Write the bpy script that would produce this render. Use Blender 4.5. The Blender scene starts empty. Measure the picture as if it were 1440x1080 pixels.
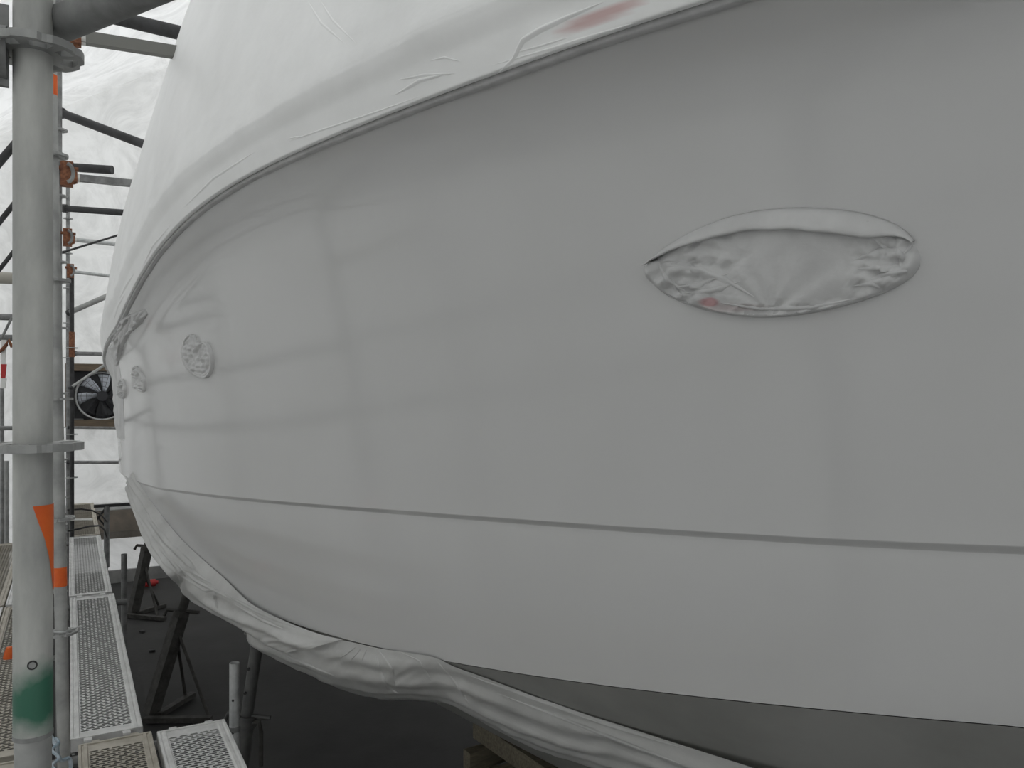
import bpy, bmesh, math, random
import numpy as np
from mathutils import Vector, Matrix, noise
from mathutils.bvhtree import BVHTree
random.seed(7)
SC = bpy.context.scene
COL = SC.collection

# ------------------------------------------------------------------ camera
E = 3.3                      # eye height over the ground
F = 1130.0                   # focal length in pixels (1440 wide)
PHI = math.radians(28.8)
HZ = 550.0                   # horizon row
FW = Vector((math.sin(PHI), math.cos(PHI), 0)); RT = Vector((math.cos(PHI), -math.sin(PHI), 0)); UP = Vector((0, 0, 1))
cd = bpy.data.cameras.new('camera'); cam = bpy.data.objects.new('camera', cd); COL.objects.link(cam)
cam.location = (0, 0, E); cam.rotation_euler = (math.pi/2, 0, -PHI)
cd.sensor_width = 36; cd.lens = 36*F/1440; cd.shift_y = (HZ-540)/1440
cd.clip_start = 0.02; cd.clip_end = 200
SC.camera = cam

# ------------------------------------------------------------------ daylight outside the tent, exposure
w = bpy.data.worlds.new('overcast'); SC.world = w; w.use_nodes = True
bg = w.node_tree.nodes['Background']; bg.inputs[0].default_value = (0.96, 0.98, 1.0, 1); bg.inputs[1].default_value = 1.54
sd = bpy.data.lights.new('sun', 'SUN'); sd.energy = 0.25; sd.angle = math.radians(25); sd.color = (1, .98, .95)
sun = bpy.data.objects.new('sun', sd); COL.objects.link(sun); sun.rotation_euler = (math.radians(18), math.radians(-38), 0)
SC.view_settings.view_transform = 'Standard'; SC.view_settings.look = 'None'
SC.view_settings.gamma = 1; SC.view_settings.use_curve_mapping = False
SC.view_settings.exposure = 0.0
SC.cycles.max_bounces = 10; SC.cycles.diffuse_bounces = 6; SC.cycles.transmission_bounces = 6

def ray(px, py):
    return RT*((px-720)/F) + UP*((HZ-py)/F) + FW
def P(px, py, d):
    return Vector((0, 0, E)) + ray(px, py)*d
def PXX(px, py, X):
    r = ray(px, py); return Vector((0, 0, E)) + r*(X/r.x)

# ------------------------------------------------------------------ materials
def mat(name, col, rough=.6, metal=0., var=None, vscale=6., bump=0., bscale=30., spec=.5, trans=0., attr=None, detail=6, stretch=None, lo=.35, hi=.65, ridged=False):
    m = bpy.data.materials.new(name); m.use_nodes = True
    nt = m.node_tree; N = nt.nodes; L = nt.links; b = N['Principled BSDF']
    b.inputs['Base Color'].default_value = (*col, 1); b.inputs['Roughness'].default_value = rough
    b.inputs['Metallic'].default_value = metal; b.inputs['Specular IOR Level'].default_value = spec
    tc = N.new('ShaderNodeTexCoord'); src = tc.outputs['Object']
    if stretch:
        mp = N.new('ShaderNodeMapping'); mp.inputs['Scale'].default_value = stretch; L.new(src, mp.inputs[0]); src = mp.outputs[0]
    out = None
    if var:
        n = N.new('ShaderNodeTexNoise'); n.inputs['Scale'].default_value = vscale; n.inputs['Detail'].default_value = detail; n.inputs['Roughness'].default_value = .6
        L.new(src, n.inputs['Vector'])
        if ridged: n.inputs['Detail'].default_value = 5; n.inputs['Distortion'].default_value = 2.2; n.inputs['Roughness'].default_value = .7
        mr = N.new('ShaderNodeMapRange'); mr.inputs[1].default_value = lo; mr.inputs[2].default_value = hi; L.new(n.outputs[0], mr.inputs[0])
        mx = N.new('ShaderNodeMix'); mx.data_type = 'RGBA'; mx.inputs[6].default_value = (*col, 1); mx.inputs[7].default_value = (*var, 1)
        L.new(mr.outputs[0], mx.inputs[0]); out = mx.outputs[2]
    if attr:
        a = N.new('ShaderNodeAttribute'); a.attribute_name = attr
        mx = N.new('ShaderNodeMix'); mx.data_type = 'RGBA'; mx.inputs[6].default_value = (*col, 1)
        if out: L.new(out, mx.inputs[6])
        L.new(a.outputs['Color'], mx.inputs[7]); L.new(a.outputs['Alpha'], mx.inputs[0]); out = mx.outputs[2]
    if out: L.new(out, b.inputs['Base Color'])
    if bump:
        n2 = N.new('ShaderNodeTexNoise'); n2.inputs['Scale'].default_value = bscale; n2.inputs['Detail'].default_value = 8
        if ridged: n2.noise_type = 'RIDGED_MULTIFRACTAL'; n2.inputs['Detail'].default_value = 4
        L.new(src, n2.inputs['Vector'])
        bp = N.new('ShaderNodeBump'); bp.inputs['Strength'].default_value = 1; bp.inputs['Distance'].default_value = bump
        L.new(n2.outputs[0], bp.inputs['Height']); L.new(bp.outputs[0], b.inputs['Normal'])
    if trans:
        t = N.new('ShaderNodeBsdfTranslucent'); t.inputs[0].default_value = (*col, 1)
        if out: L.new(out, t.inputs[0])
        ms = N.new('ShaderNodeMixShader'); ms.inputs[0].default_value = trans
        if bump: L.new(bp.outputs[0], t.inputs['Normal'])
        L.new(b.outputs[0], ms.inputs[1]); L.new(t.outputs[0], ms.inputs[2]); L.new(ms.outputs[0], N['Material Output'].inputs[0])
    return m

GALV = mat('galvanised_steel', (.46, .465, .455), .5, .3, (.30, .305, .30), 9, .0004, 60)
GALVD = mat('dull_galvanised_steel', (.30, .305, .30), .6, .3, (.17, .17, .17), 12, .0005, 50)
GALVL = mat('bright_galvanised_steel', (.60, .61, .61), .45, .3, (.42, .43, .43), 14, .0003, 70)
DARKT = mat('dark_steel', (.055, .055, .058), .6, .2, (.03, .03, .03), 10)
JACK = mat('dark_painted_jack_steel', (.075, .072, .066), .65, .2, (.035, .033, .03), 14)
RUST = mat('rusty_steel', (.28, .12, .06), .85, .1, (.12, .045, .025), 40)
ORANGE = mat('orange_tape', (.80, .15, .02), .6, 0, (.72, .11, .015), 20)
RED = mat('red_paint', (.45, .03, .03), .6)
WHITE = mat('white_tape', (.7, .7, .68), .6)
BLACK = mat('black_rubber', (.02, .02, .02), .5)
BLUE = mat('blue_grey_rope', (.22, .30, .36), .8, 0, (.5, .55, .6), 30)
SHEET = mat('white_sheeting', (.86, .86, .845), .35, 0, (.70, .70, .685), 1.2, .14, 1.3, trans=.45, lo=.40, hi=.66, ridged=True)
SHEETR = mat('roof_sheeting', (.86, .86, .85), .4, 0, (.68, .68, .67), 1.2, .14, 1.3, trans=.55, lo=.40, hi=.66, ridged=True)
SHEETP = mat('white_sheeting_patch', (.86, .86, .85), .4, 0, (.80, .80, .79), 3, .02, 6, trans=.6)
HULL = mat('grey_primer', (.55, .55, .55), .14, 0, (.535, .535, .532), 1.2, spec=.75)
HULLB = mat('bottom_grey_primer', (.34, .34, .325), .6, 0, (.27, .27, .255), 2)
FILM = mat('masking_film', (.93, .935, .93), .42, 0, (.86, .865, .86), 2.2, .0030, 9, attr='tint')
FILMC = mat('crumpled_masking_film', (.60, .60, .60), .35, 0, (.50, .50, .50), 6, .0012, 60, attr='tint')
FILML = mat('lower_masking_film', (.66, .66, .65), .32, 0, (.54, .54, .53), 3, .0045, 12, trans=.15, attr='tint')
PAPER = mat('masking_paper', (.62, .62, .62), .6, 0, (.55, .55, .55), 10, .0008, 40)
TAPE = mat('grey_masking_tape', (.48, .48, .48), .5, 0, (.38, .38, .38), 14, .001, 50)
CONC = mat('dark_concrete', (.045, .044, .043), .8, 0, (.027, .026, .026), .9, .002, 20)
WOOD = mat('rough_timber', (.21, .185, .135), .8, 0, (.12, .105, .075), 8, .001, 30, stretch=(1, 8, 8))
BROWN = mat('brown_board', (.17, .125, .08), .7, 0, (.11, .085, .06), 5, stretch=(1, 1, 6))
BAND = mat('dusty_brown_panel', (.26, .22, .18), .8, 0, (.17, .15, .125), 3)
FANB = mat('black_fan_plastic', (.03, .03, .035), .45)
FANW = mat('pale_fan_blade', (.75, .78, .85), .3, 0, (.6, .63, .7), 6)
DECK = mat('galvanised_deck', (.85, .85, .84), .5, .05, (.68, .68, .67), 12, .0003, 60)
DECKB = mat('dusty_deck', (.58, .545, .48), .7, .1, (.42, .39, .33), 8, .0003, 60)

# ------------------------------------------------------------------ object helpers
def link(o, parent=None):
    COL.objects.link(o)
    if parent: o.parent = parent
    return o
def mesh(name, vs, fs, m, parent=None, smooth=False, tint=None):
    me = bpy.data.meshes.new(name); me.from_pydata([tuple(v) for v in vs], [], fs); me.update()
    me.materials.append(m)
    if smooth: me.polygons.foreach_set('use_smooth', [True]*len(me.polygons))
    if tint is not None:
        ca = me.color_attributes.new('tint', 'FLOAT_COLOR', 'POINT'); ca.data.foreach_set('color', np.asarray(tint, dtype=np.float32).ravel())
    return link(bpy.data.objects.new(name, me), parent)
def empty(name, loc=(0, 0, 0)):
    o = bpy.data.objects.new(name, None); o.location = loc; o.empty_display_size = .1; return link(o)
def tag(o, label, cat, group=None):
    o['label'] = label; o['category'] = cat
    if group: o['group'] = group
    return o
def struct(o, label=None):
    o['kind'] = 'structure'
    if label: o['label'] = label
    return o
class MB:
    def __init__(s): s.v = []; s.f = []
    def add(s, vs, fs):
        n = len(s.v); s.v += [Vector(v) for v in vs]; s.f += [tuple(i+n for i in f) for f in fs]; return s
    def box(s, c, d, rot=None, bev=0):
        x, y, z = [q/2 for q in d]; vs = [Vector((a*x, b*y, e*z)) for a in (-1, 1) for b in (-1, 1) for e in (-1, 1)]
        if rot is not None: vs = [rot @ v for v in vs]
        c = Vector(c)
        return s.add([v+c for v in vs], [(0, 1, 3, 2), (4, 6, 7, 5), (0, 4, 5, 1), (2, 3, 7, 6), (0, 2, 6, 4), (1, 5, 7, 3)])
    def tube(s, a, b, r, n=16, r2=None, wall=0, caps=True):
        return s.path([a, b], r, n, [r, r2 if r2 is not None else r], wall, caps)
    def path(s, pts, r, n=12, rs=None, wall=0, caps=True):
        pts = [Vector(p) for p in pts]; rs = rs or [r]*len(pts); rings = []
        t0 = (pts[1]-pts[0]).normalized(); u = t0.orthogonal().normalized()
        if abs(t0.z) > .9: u = (Vector((1, 0, 0)) - t0*t0.x).normalized()
        vs = []
        for i, p in enumerate(pts):
            t = (pts[min(i+1, len(pts)-1)]-pts[max(i-1, 0)]).normalized()
            u = (u - t*u.dot(t)).normalized(); v = t.cross(u)
            for k in range(n):
                a = 2*math.pi*k/n; vs.append(p+(u*math.cos(a)+v*math.sin(a))*rs[i])
        fs = [(i*n+k, i*n+(k+1) % n, (i+1)*n+(k+1) % n, (i+1)*n+k) for i in range(len(pts)-1) for k in range(n)]
        if wall:   # open tube end with a visible bore at the far end
            b = len(vs); p = pts[-1]; t = (pts[-1]-pts[-2]).normalized(); v = t.cross(u)
            for d, rr in ((0, rs[-1]-wall), (-.12, rs[-1]-wall)):
                for k in range(n):
                    a = 2*math.pi*k/n; vs.append(p+t*d+(u*math.cos(a)+v*math.sin(a))*rr)
            e = (len(pts)-1)*n
            fs += [(e+k, e+(k+1) % n, b+(k+1) % n, b+k) for k in range(n)] + [(b+k, b+(k+1) % n, b+n+(k+1) % n, b+n+k) for k in range(n)] + [tuple(b+n+k for k in range(n))]
            fs += [tuple(range(n-1, -1, -1))]
        elif caps:
            fs += [tuple(range(n-1, -1, -1)), tuple((len(pts)-1)*n+k for k in range(n))]
        return s.add(vs, fs)
    def build(s, name, m, parent=None, smooth=False):
        o = mesh(name, s.v, s.f, m, parent)
        if smooth:
            o.data.polygons.foreach_set('use_smooth', [len(p.vertices) <= 4 for p in o.data.polygons])
            try: o.data.set_sharp_from_angle(angle=math.radians(45))
            except Exception: pass
        return o
def tube(name, a, b, r, m, parent=None, n=20, **k):
    return MB().tube(a, b, r, n, **k).build(name, m, parent, True)
def grid(nu, nv, fn):
    vs = [fn(i/(nu-1), j/(nv-1)) for i in range(nu) for j in range(nv)]
    fs = [(i*nv+j, (i+1)*nv+j, (i+1)*nv+j+1, i*nv+j+1) for i in range(nu-1) for j in range(nv-1)]
    return vs, fs
def copy_tree(o, parent=None):
    c = o.copy(); COL.objects.link(c)
    if parent: c.parent = parent
    for ch in list(o.children): copy_tree(ch, c)
    return c
_rk = random.Random(3)
_FAC = [(math.cos(a), math.sin(a), f, ph) for a, f, ph in [(_rk.uniform(0, math.pi), _rk.uniform(.6, 3.2), _rk.random()) for _ in range(9)]]
def crumple(x, y):
    """faceted paper-like relief, about -1..1"""
    wx = x + .16*noise.noise(Vector((x*.9, y*.9, 1.7))); wy = y + .16*noise.noise(Vector((x*.9, y*.9, 9.1)))
    h = 0; t = 0
    for c, s_, f, ph in _FAC:
        q = (wx*c+wy*s_)*f+ph; q = abs((q % 1)-.5)*4-1; a = 1/f**.8; h += a*q; t += a
    return h/t*1.8
def lin(x, xs, ys): return float(np.interp(x, xs, ys))

# ------------------------------------------------------------------ the setting: floor, tent sheeting
FY0, FY1, TX0, TX1 = -3.0, 15.6, -1.75, 7.0
def sheet(name, fn, nu, nv, m, label, amp=.05):
    def g(u, v):
        p = Vector(fn(u, v))
        q = p*.8; d = noise.fractal(q, 1, 2, 4)*amp
        return p + Vector((d, d, d*.5))
    vs, fs = grid(nu, nv, g)
    o = mesh(name, vs, fs, m, None, True)
    return struct(o, label)
def wob(x, y): return .012*noise.noise(Vector((x*.7, y*.7, 0)))
vs, fs = grid(40, 60, lambda u, v: (-4+12*u, -4+21*v, wob(u*12, v*21)-.01))
struct(mesh('floor', vs, fs, CONC, None, True), 'dark concrete yard floor under the boat')
sheet('wall_left', lambda u, v: (TX0, FY0+u*(FY1-FY0), -.05+v*7.0), 120, 40, SHEET, 'white plastic sheeting wall behind the scaffold')
sheet('wall_far', lambda u, v: (TX0+u*(TX1-TX0), FY1, -.05+v*11.5), 80, 90, SHEET, 'white plastic sheeting wall at the far end')
sheet('wall_right', lambda u, v: (TX1, FY0+u*(FY1-FY0), -.05+v*9.0), 60, 30, SHEET, 'white plastic sheeting wall beyond the boat')
sheet('wall_near', lambda u, v: (TX0+u*(TX1-TX0), FY0, -.05+v*10.0), 40, 40, SHEET, 'white plastic sheeting wall behind the viewer')
def roof(u, v):
    x = TX0 + u*(TX1-TX0); k = u
    z = 6.9 + 3.4*math.sin(min(1, k*1.15)*math.pi*.5) - 1.2*max(0, k-.87)/.13
    return (x, FY0+v*(FY1-FY0), z + .12*math.cos(v*(FY1-FY0)/2.6*2*math.pi))
sheet('ceiling', roof, 60, 120, SHEETR, 'white plastic sheeting roof over the boat')

struct(MB().box((2, 6, -.35), (120, 120, .3)).build('ground', mat('added_outdoor_ground', (.22, .22, .21), .9), None))  # unseen slab added to cut light reaching the sheeting from below the horizon
# ------------------------------------------------------------------ hull
BX = 2.6                                   # centre plane of the boat
def plan(Y):
    x = .355 + .028*(Y-7)**2
    if Y > 9: x += .012*(Y-9)**3
    if Y < 0: x -= .012*(Y*Y)
    return x
def offK(Y):
    t = max(0, min(1, (7.8-Y)/5.6)); return .17*t*t*(3-2*t)
def offS(Y):
    t = max(0, min(1, (Y-1)/6.5)); return -.165 + .047*t*t*(3-2*t)
def offC(Y):
    t = max(0, min(1, (Y-1.5)/4.5)); return offK(Y) + .07 + .08*t*t*(3-2*t)
def fitz(pts, off, deg, extra=()):
    """where the line of sight through each listed point meets the hull side: height as a function of Y"""
    ys, zs, ws = [], [], []
    for px, py in pts:
        r = ray(px, py); lo = None; t = .4
        while t < 14:
            q = r*t
            if q.x > plan(q.y)+(off(q.y) if callable(off) else off): break
            t += .004
        ys.append(q.y); zs.append(q.z)
    ys += [e[0] for e in extra]; zs += [e[1] for e in extra]
    idx = np.argsort(ys); ys = np.array(ys)[idx]; zs = np.array(zs)[idx]
    c = np.polyfit(ys, zs, deg)
    return (lambda Y, c=c, a=ys[0], b=ys[-1]: E + float(np.polyval(c, min(max(Y, a), b)) + (0 if a <= Y <= b else (np.polyval(np.polyder(c), min(max(Y, a), b))*(Y-min(max(Y, a), b))*.5))))
zS = fitz([(1010, 0), (900, 38), (800, 72), (700, 104), (600, 143), (500, 180), (400, 225), (330, 262), (265, 310), (225, 352), (190, 410), (165, 460)], offS, 5)
zK = fitz([(1440, 768), (1200, 758), (950, 745), (780, 733), (600, 720), (480, 711), (400, 706), (330, 698), (270, 692), (225, 686)], offK, 5)
zC = fitz([(1440, 1020), (1240, 1007), (1050, 988), (850, 962), (700, 940), (600, 925), (520, 908), (450, 890), (380, 862), (300, 820), (250, 770)], offC, 4)
def zKeel(Y):
    return E + lin(Y, [-3, 3, 8, 11, 13, 14], [-2.0, -2.05, -2.25, -2.1, -1.5, -.9])
def topside(Y, z):
    """X of hull side at height z between chine and sheer"""
    s0, k0, c0 = zS(Y), zK(Y), zC(Y)
    fl = 1.0
    if z >= k0:
        s = min(1.0, (z-k0)/(s0-k0)); ca = lin(Y, [3.5, 6.5], [.125, .07]); return plan(Y) + offK(Y) + (offS(Y)+ca-offK(Y))*s**1.15 - ca*max(0, 1-(s0-z)/.20)**2
    t = min(1.0, (k0-z)/max(.05, (k0-c0)))
    return plan(Y) + offK(Y) + .014 + (offC(Y)-offK(Y)-.014)*t**1.25
def pinch(Y, x):
    k = max(0, min(1, (Y-10.5)/3.3)); return x + (BX-x)*k**2.2
YS = list(np.concatenate([np.linspace(-2.2, 0, 12), np.linspace(.08, 6, 120), np.linspace(6.08, 11, 70), np.linspace(11.1, 13.75, 30)]))
def section(Y):
    s0, k0, c0 = zS(Y), zK(Y), zC(Y); pts = []
    for i in range(40):
        z = s0 + (k0-s0)*(1-(1-i/39)**1.0)
        pts.append((topside(Y, max(z, k0)), z))
    pk = plan(Y)+offK(Y); pts.append((pk+.002, k0-.004)); pts.append((pk+.014, k0-.012)); pts.append((pk+.017, k0-.018))
    for i in range(1, 25):
        z = k0-.018 + (c0-k0+.018)*i/24
        pts.append((topside(Y, z), z))
    n1 = len(pts)
    x0 = pts[-1][0]; zk = c0-lin(Y, [1.5, 5], [.82, .5])*(BX-min(BX-.02, pinch(Y, x0)))-.05
    for i in range(0, 21):
        t = i/20; pts.append((x0 + (BX-x0)*t, c0-.002 + (zk-c0)*(1-(1-t)**1.12)))
    return [(pinch(Y, x), z) for x, z in pts], n1
hull = empty('boat_hull', (BX, 5, 0)); tag(hull, 'large grey primed boat hull resting above the dark floor', 'boat')
hull.location = (0, 0, 0)
secs = [section(Y) for Y in YS]; n1 = secs[0][1]; nn = len(secs[0][0])
def hull_part(name, a, b, m):
    for side in (0, 1):
        vs = []; fs = []; w_ = b-a
        for Y, (pts, _) in zip(YS, secs):
            for x, z in pts[a:b]: vs.append((x if side == 0 else 2*BX-x, Y, z))
        for i in range(len(YS)-1):
            for j in range(w_-1):
                q = (i*w_+j, i*w_+j+1, (i+1)*w_+j+1, (i+1)*w_+j); fs.append(q if side == 0 else q[::-1])
        o = mesh(name, vs, fs, m, hull, True)
        if side == 0: first = o
    return first
top_o = hull_part('topside_panel', 0, 40, HULL)
kn_o = hull_part('spray_knuckle', 39, 43, HULL)
low_o = hull_part('lower_side_panel', 42, n1, HULL)
bot_o = hull_part('bottom_panel', n1, nn, HULLB)
# stern cap
pts = [(x, YS[0], z) for x, z in secs[0][0]]; pts2 = [(2*BX-x, YS[0], z) for x, z in secs[0][0]][::-1]
mesh('transom', pts+pts2, [tuple(range(len(pts+pts2)))], HULL, hull)
def bvh(*obs):
    vs = []; fs = []
    for o in obs:
        n = len(vs); vs += [v.co.copy() for v in o.data.vertices]; fs += [tuple(i+n for i in p.vertices) for p in o.data.polygons]
    return BVHTree.FromPolygons(vs, fs)
HB = bvh(top_o, kn_o, low_o); AB = bvh(top_o, kn_o, low_o, bot_o)
def on(px, py, tree, lift=0, default=None):
    r = ray(px, py).normalized(); hit, nrm, _, d = tree.ray_cast(Vector((0, 0, E)), r)
    if hit is None: return default
    if nrm.dot(r) > 0: nrm = -nrm
    return hit + nrm*lift

def on2(px, py, lift=0):
    q = on(px, py, HB, lift)
    if q is not None: return q
    d = 1.0                                     # line of sight grazes past: nearest point of the hull side
    best = min((HB.find_nearest(P(px, py, 5+.1*k)) for k in range(45)), key=lambda h: h[3])
    return best[0] + best[1]*(lift if best[1].x < 0 else -lift)
# ------------------------------------------------------------------ upper cover (film over rail, bulwark and superstructure)
def cover_pt(Y, q):
    """q: 0 at the taped edge .. rail bulge .. up to the ridge"""
    xs = plan(Y)+offS(Y); z0 = zS(Y)
    prof = [(.006, .006, 0), (-.016, -.005, 0), (-.030, -.004, 0), (-.034, .010, 0), (-.044, .042, 0), (-.054, .078, 0), (-.074, .112, 0), (-.084, .138, 0), (-.084, .155, 0)]
    n = len(prof)-1; slim = lin(Y, [4, 7.2], [1, .3])
    if q < 1:
        f = q*n; i = min(int(f), n-1); t = f-i
        dx = (prof[i][0]*(1-t)+prof[i+1][0]*t)*slim; dz = prof[i][1]*(1-t)+prof[i+1][1]*t
        return Vector((pinch(Y, xs)+dx, Y, z0+dz))
    d = (q-1)*1.0                    # height over the rail
    lean = .12*d + .072*d*d
    z = z0+.155+d
    bowin = max(0, Y-8.5)*.10*d
    return Vector((min(BX, pinch(Y, xs)-.084*slim+lean+bowin), Y, z))
QS = list(np.linspace(0, 1, 30)) + list(1+np.linspace(.02, .5, 24)) + list(1+np.linspace(.56, 3.9, 50))
YC = list(np.concatenate([np.linspace(-2.2, 0, 10), np.linspace(.05, 6, 160), np.linspace(6.08, 13.7, 110)]))
cover = None
vs = []; fs = []; tint = []
for Y in YC:
    for q in QS:
        p = cover_pt(Y, q)
        a = 0.0
        if q > .35:
            f_ = min(1, (q-.35)*1.5)
            d = f_*(.010*noise.noise(Vector((Y*2.2, p.z*1.1, 0))) + .006*noise.noise(Vector((Y*7-p.z*5, p.z*2.5, 3))))
            if q < 1.15: d += f_*.003*crumple(Y*4, p.z*6)
            p = p + Vector((-d, 0, d*.2))
        vs.append(p); tint.append((.5, .1, .1, 0))
nq = len(QS)
for i in range(len(YC)-1):
    for j in range(nq-1):
        fs.append((i*nq+j, (i+1)*nq+j, (i+1)*nq+j+1, i*nq+j+1))
# pink stain where red tape shows through the film
vsx = np.array([tuple(v) for v in vs])
for k, v in enumerate(vs):
    d = v-Vector((0, 0, E)); zc = d.dot(FW)
    if zc > .3:
        px = 720+F*d.dot(RT)/zc; py = HZ-F*d.z/zc
        s = ((px-845)*.93+(py-22)*-.37)/75; t = ((px-845)*.37+(py-22)*.93)/11
        q = 1-(s*s+t*t)
        if q > 0: tint[k] = (.50, .20, .19, min(.6, q*.9))
covr = mesh('film', vs, fs, FILM, None, True, tint); covr.name = 'superstructure_cover'
tag(covr, 'translucent white masking film wrapped over the boat rail and upper works', 'masking film')
vs2 = [(2*BX-v.x, v.y, v.z) for v in vs]
far_half = mesh('far_side_film', vs2, [f[::-1] for f in fs], FILM, covr, True, tint)
# roof of cover between the two halves
tv = []
for Y in YC:
    p = cover_pt(Y, QS[-1]); tv += [p, Vector((BX, Y, p.z+.3)), Vector((2*BX-p.x, Y, p.z))]
tf = []
for i in range(len(YC)-1):
    for j in range(2): tf.append((i*3+j, (i+1)*3+j, (i+1)*3+j+1, i*3+j+1))
mesh('top_film', tv, tf, FILM, covr, True, [(0, 0, 0, 0)]*len(tv))
CB = bvh(covr)
def ridge(name, pts, w0, h, tree, m, parent, tint=True):
    """a raised fold of film: triangular ridge following a line on a surface, tapering at both ends"""
    dense = []
    for i in range(len(pts)-1):
        for k in range(8):
            t = k/8; dense.append((pts[i][0]*(1-t)+pts[i+1][0]*t, pts[i][1]*(1-t)+pts[i+1][1]*t))
    dense.append(pts[-1]); P3 = []
    for (x, y) in dense:
        a = on(x, y, tree, 0); b = on(x, y, tree, 1.0)
        if a is None: continue
        P3.append((a, (b-a).normalized()))
    if len(P3) < 3: return
    v = []; f = []
    for i, (p, n) in enumerate(P3):
        t = (P3[min(i+1, len(P3)-1)][0]-P3[max(i-1, 0)][0]).normalized(); s = t.cross(n).normalized()
        k = math.sin(math.pi*(i+.15)/(len(P3)-.7))**.6
        ww = w0*k; hh = h*k
        v += [p+s*ww-n*.002, p+s*ww*.25+n*hh, p-s*ww*.1+n*hh*.8, p-s*ww*.5-n*.002]
    for i in range(len(P3)-1):
        for j in range(3): f.append((i*4+j, (i+1)*4+j, (i+1)*4+j+1, i*4+j+1))
    return mesh(name, v, f, m, parent, True, [(0, 0, 0, 0)]*len(v) if tint else None)
for pl, w0, h in [([(556, 133), (590, 112), (628, 103)], .010, .006), ([(560, 112), (600, 104), (640, 103)], .008, .004),
                  ([(700, 103), (722, 82), (735, 55), (760, 40), (800, 22), (850, 2)], .012, .008), ([(720, 75), (760, 64), (800, 52)], .006, .003),
                  ([(400, 200), (450, 183), (520, 160), (600, 132)], .007, .003), ([(690, 92), (760, 72), (830, 50), (900, 30)], .007, .003),
                  ([(405, 195), (416, 192), (428, 193)], .006, .003), ([(605, 85), (625, 80), (648, 86)], .006, .003),
                  ([(258, 292), (300, 250), (360, 212)], .010, .004), ([(200, 376), (215, 345), (240, 316)], .010, .005),
                  ([(168, 420), (178, 400), (188, 385)], .014, .007), ([(160, 450), (166, 430), (176, 412)], .014, .006),
                  ([(432, 0), (452, 32), (486, 62)], .010, .002), ([(450, 0), (468, 28), (500, 60)], .010, .002)]:
    ridge('fold', pl, w0, h, CB, FILM, covr)
# taped lower edge of the cover, a thin raised line under the rail
ev = []; ef = []
for i, Y in enumerate(YC[8:]):
    z0 = zS(Y); x0 = pinch(Y, plan(Y)+offS(Y))
    k = .003*noise.noise(Vector((Y*3, 0, 5)))
    ev += [(x0+.012, Y, z0-.018+k), (x0-.004, Y, z0-.017+k), (x0-.009, Y, z0-.010+k), (x0-.004, Y, z0+.003)]
n = len(ev)//4
ef = [(i*4+j, (i+1)*4+j, (i+1)*4+j+1, i*4+j+1) for i in range(n-1) for j in range(3)]
mesh('taped_hem', ev, ef, TAPE, covr, True)

# ------------------------------------------------------------------ lower film draped under the chine
def fan_mesh(name, stations, m, parent, nv=26, dens=14, amp=.012, tint=(0, 0, 0, 0), sag=0, pleat=None):
    """stations: (upper px,py, lower px,py, upper inset, lower inset); each inset is the distance inboard of the chine plan"""
    def hit(px, py, off):
        r = ray(px, py); t = .4; best = (9, 0)
        while t < 9.5:
            q = r*t; g_ = pinch(q.y, plan(q.y)+offC(q.y)+off)-q.x
            if g_ < best[0]: best = (g_, t)
            if g_ < 0: break
            t += .005
        if t >= 9.5: t = best[1]
        h_, n_, _, d_ = AB.ray_cast(Vector((0, 0, E)), r.normalized())
        if h_ is not None: t = min(t, d_/r.length-.02)
        return Vector((0, 0, E)) + r*t
    A = [hit(s[0], s[1], s[4]) for s in stations]; B = [hit(s[2], s[3], s[5]) for s in stations]
    for i, s_ in enumerate(stations):       # near the bow the film lies flat on the hull: same distance top and bottom
        if s_[4] < -.03: B[i] = P(s_[2], s_[3], (A[i]-Vector((0, 0, E))).dot(FW)*1.01)
    def cr(L, f):
        i = min(int(f), len(L)-2); t = f-i
        p0 = L[max(i-1, 0)]; p1 = L[i]; p2 = L[i+1]; p3 = L[min(i+2, len(L)-1)]
        return .5*((2*p1)+(-p0+p2)*t+(2*p0-5*p1+4*p2-p3)*t*t+(-p0+3*p1-3*p2+p3)*t**3)
    nu = (len(stations)-1)*dens+1; vs = []
    for i in range(nu):
        f = i/dens; a = cr(A, f); b = cr(B, f); L = (b-a).length
        out = Vector((-1, -.15, -.25)).normalized()
        for j in range(nv):
            t = j/(nv-1); p = a.lerp(b, t)
            bul = math.sin(math.pi*t)*(.10*L + sag)
            d = amp*(.9*math.sin(t*26+f*.9+2*noise.noise(Vector((f*.6, t*3, 2))))*(1-t*.4) + 1.2*noise.noise(Vector((f*1.3, t*4, 0))) + .5*crumple(f*.9, t*2.2))
            if pleat: d += pleat(f, t)
            e = min(1, t*5)*min(1, (1-t)*6+.35)
            vs.append(p + out*(bul+d*e))
    fs = [(i*nv+j, i*nv+j+1, (i+1)*nv+j+1, (i+1)*nv+j) for i in range(nu-1) for j in range(nv-1)]
    return mesh(name, vs, fs, m, parent, True, [tint]*len(vs))
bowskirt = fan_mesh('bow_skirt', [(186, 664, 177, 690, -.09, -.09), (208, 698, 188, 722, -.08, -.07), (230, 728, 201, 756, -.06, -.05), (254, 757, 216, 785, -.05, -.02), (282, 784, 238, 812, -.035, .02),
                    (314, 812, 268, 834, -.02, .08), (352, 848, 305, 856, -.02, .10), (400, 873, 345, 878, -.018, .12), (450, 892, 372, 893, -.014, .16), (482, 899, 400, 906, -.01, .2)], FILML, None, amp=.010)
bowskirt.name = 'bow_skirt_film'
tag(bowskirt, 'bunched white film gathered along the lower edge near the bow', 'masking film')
def pl1(f, t): return .02*math.exp(-((f-5.0)/.12)**2)*t
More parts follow.
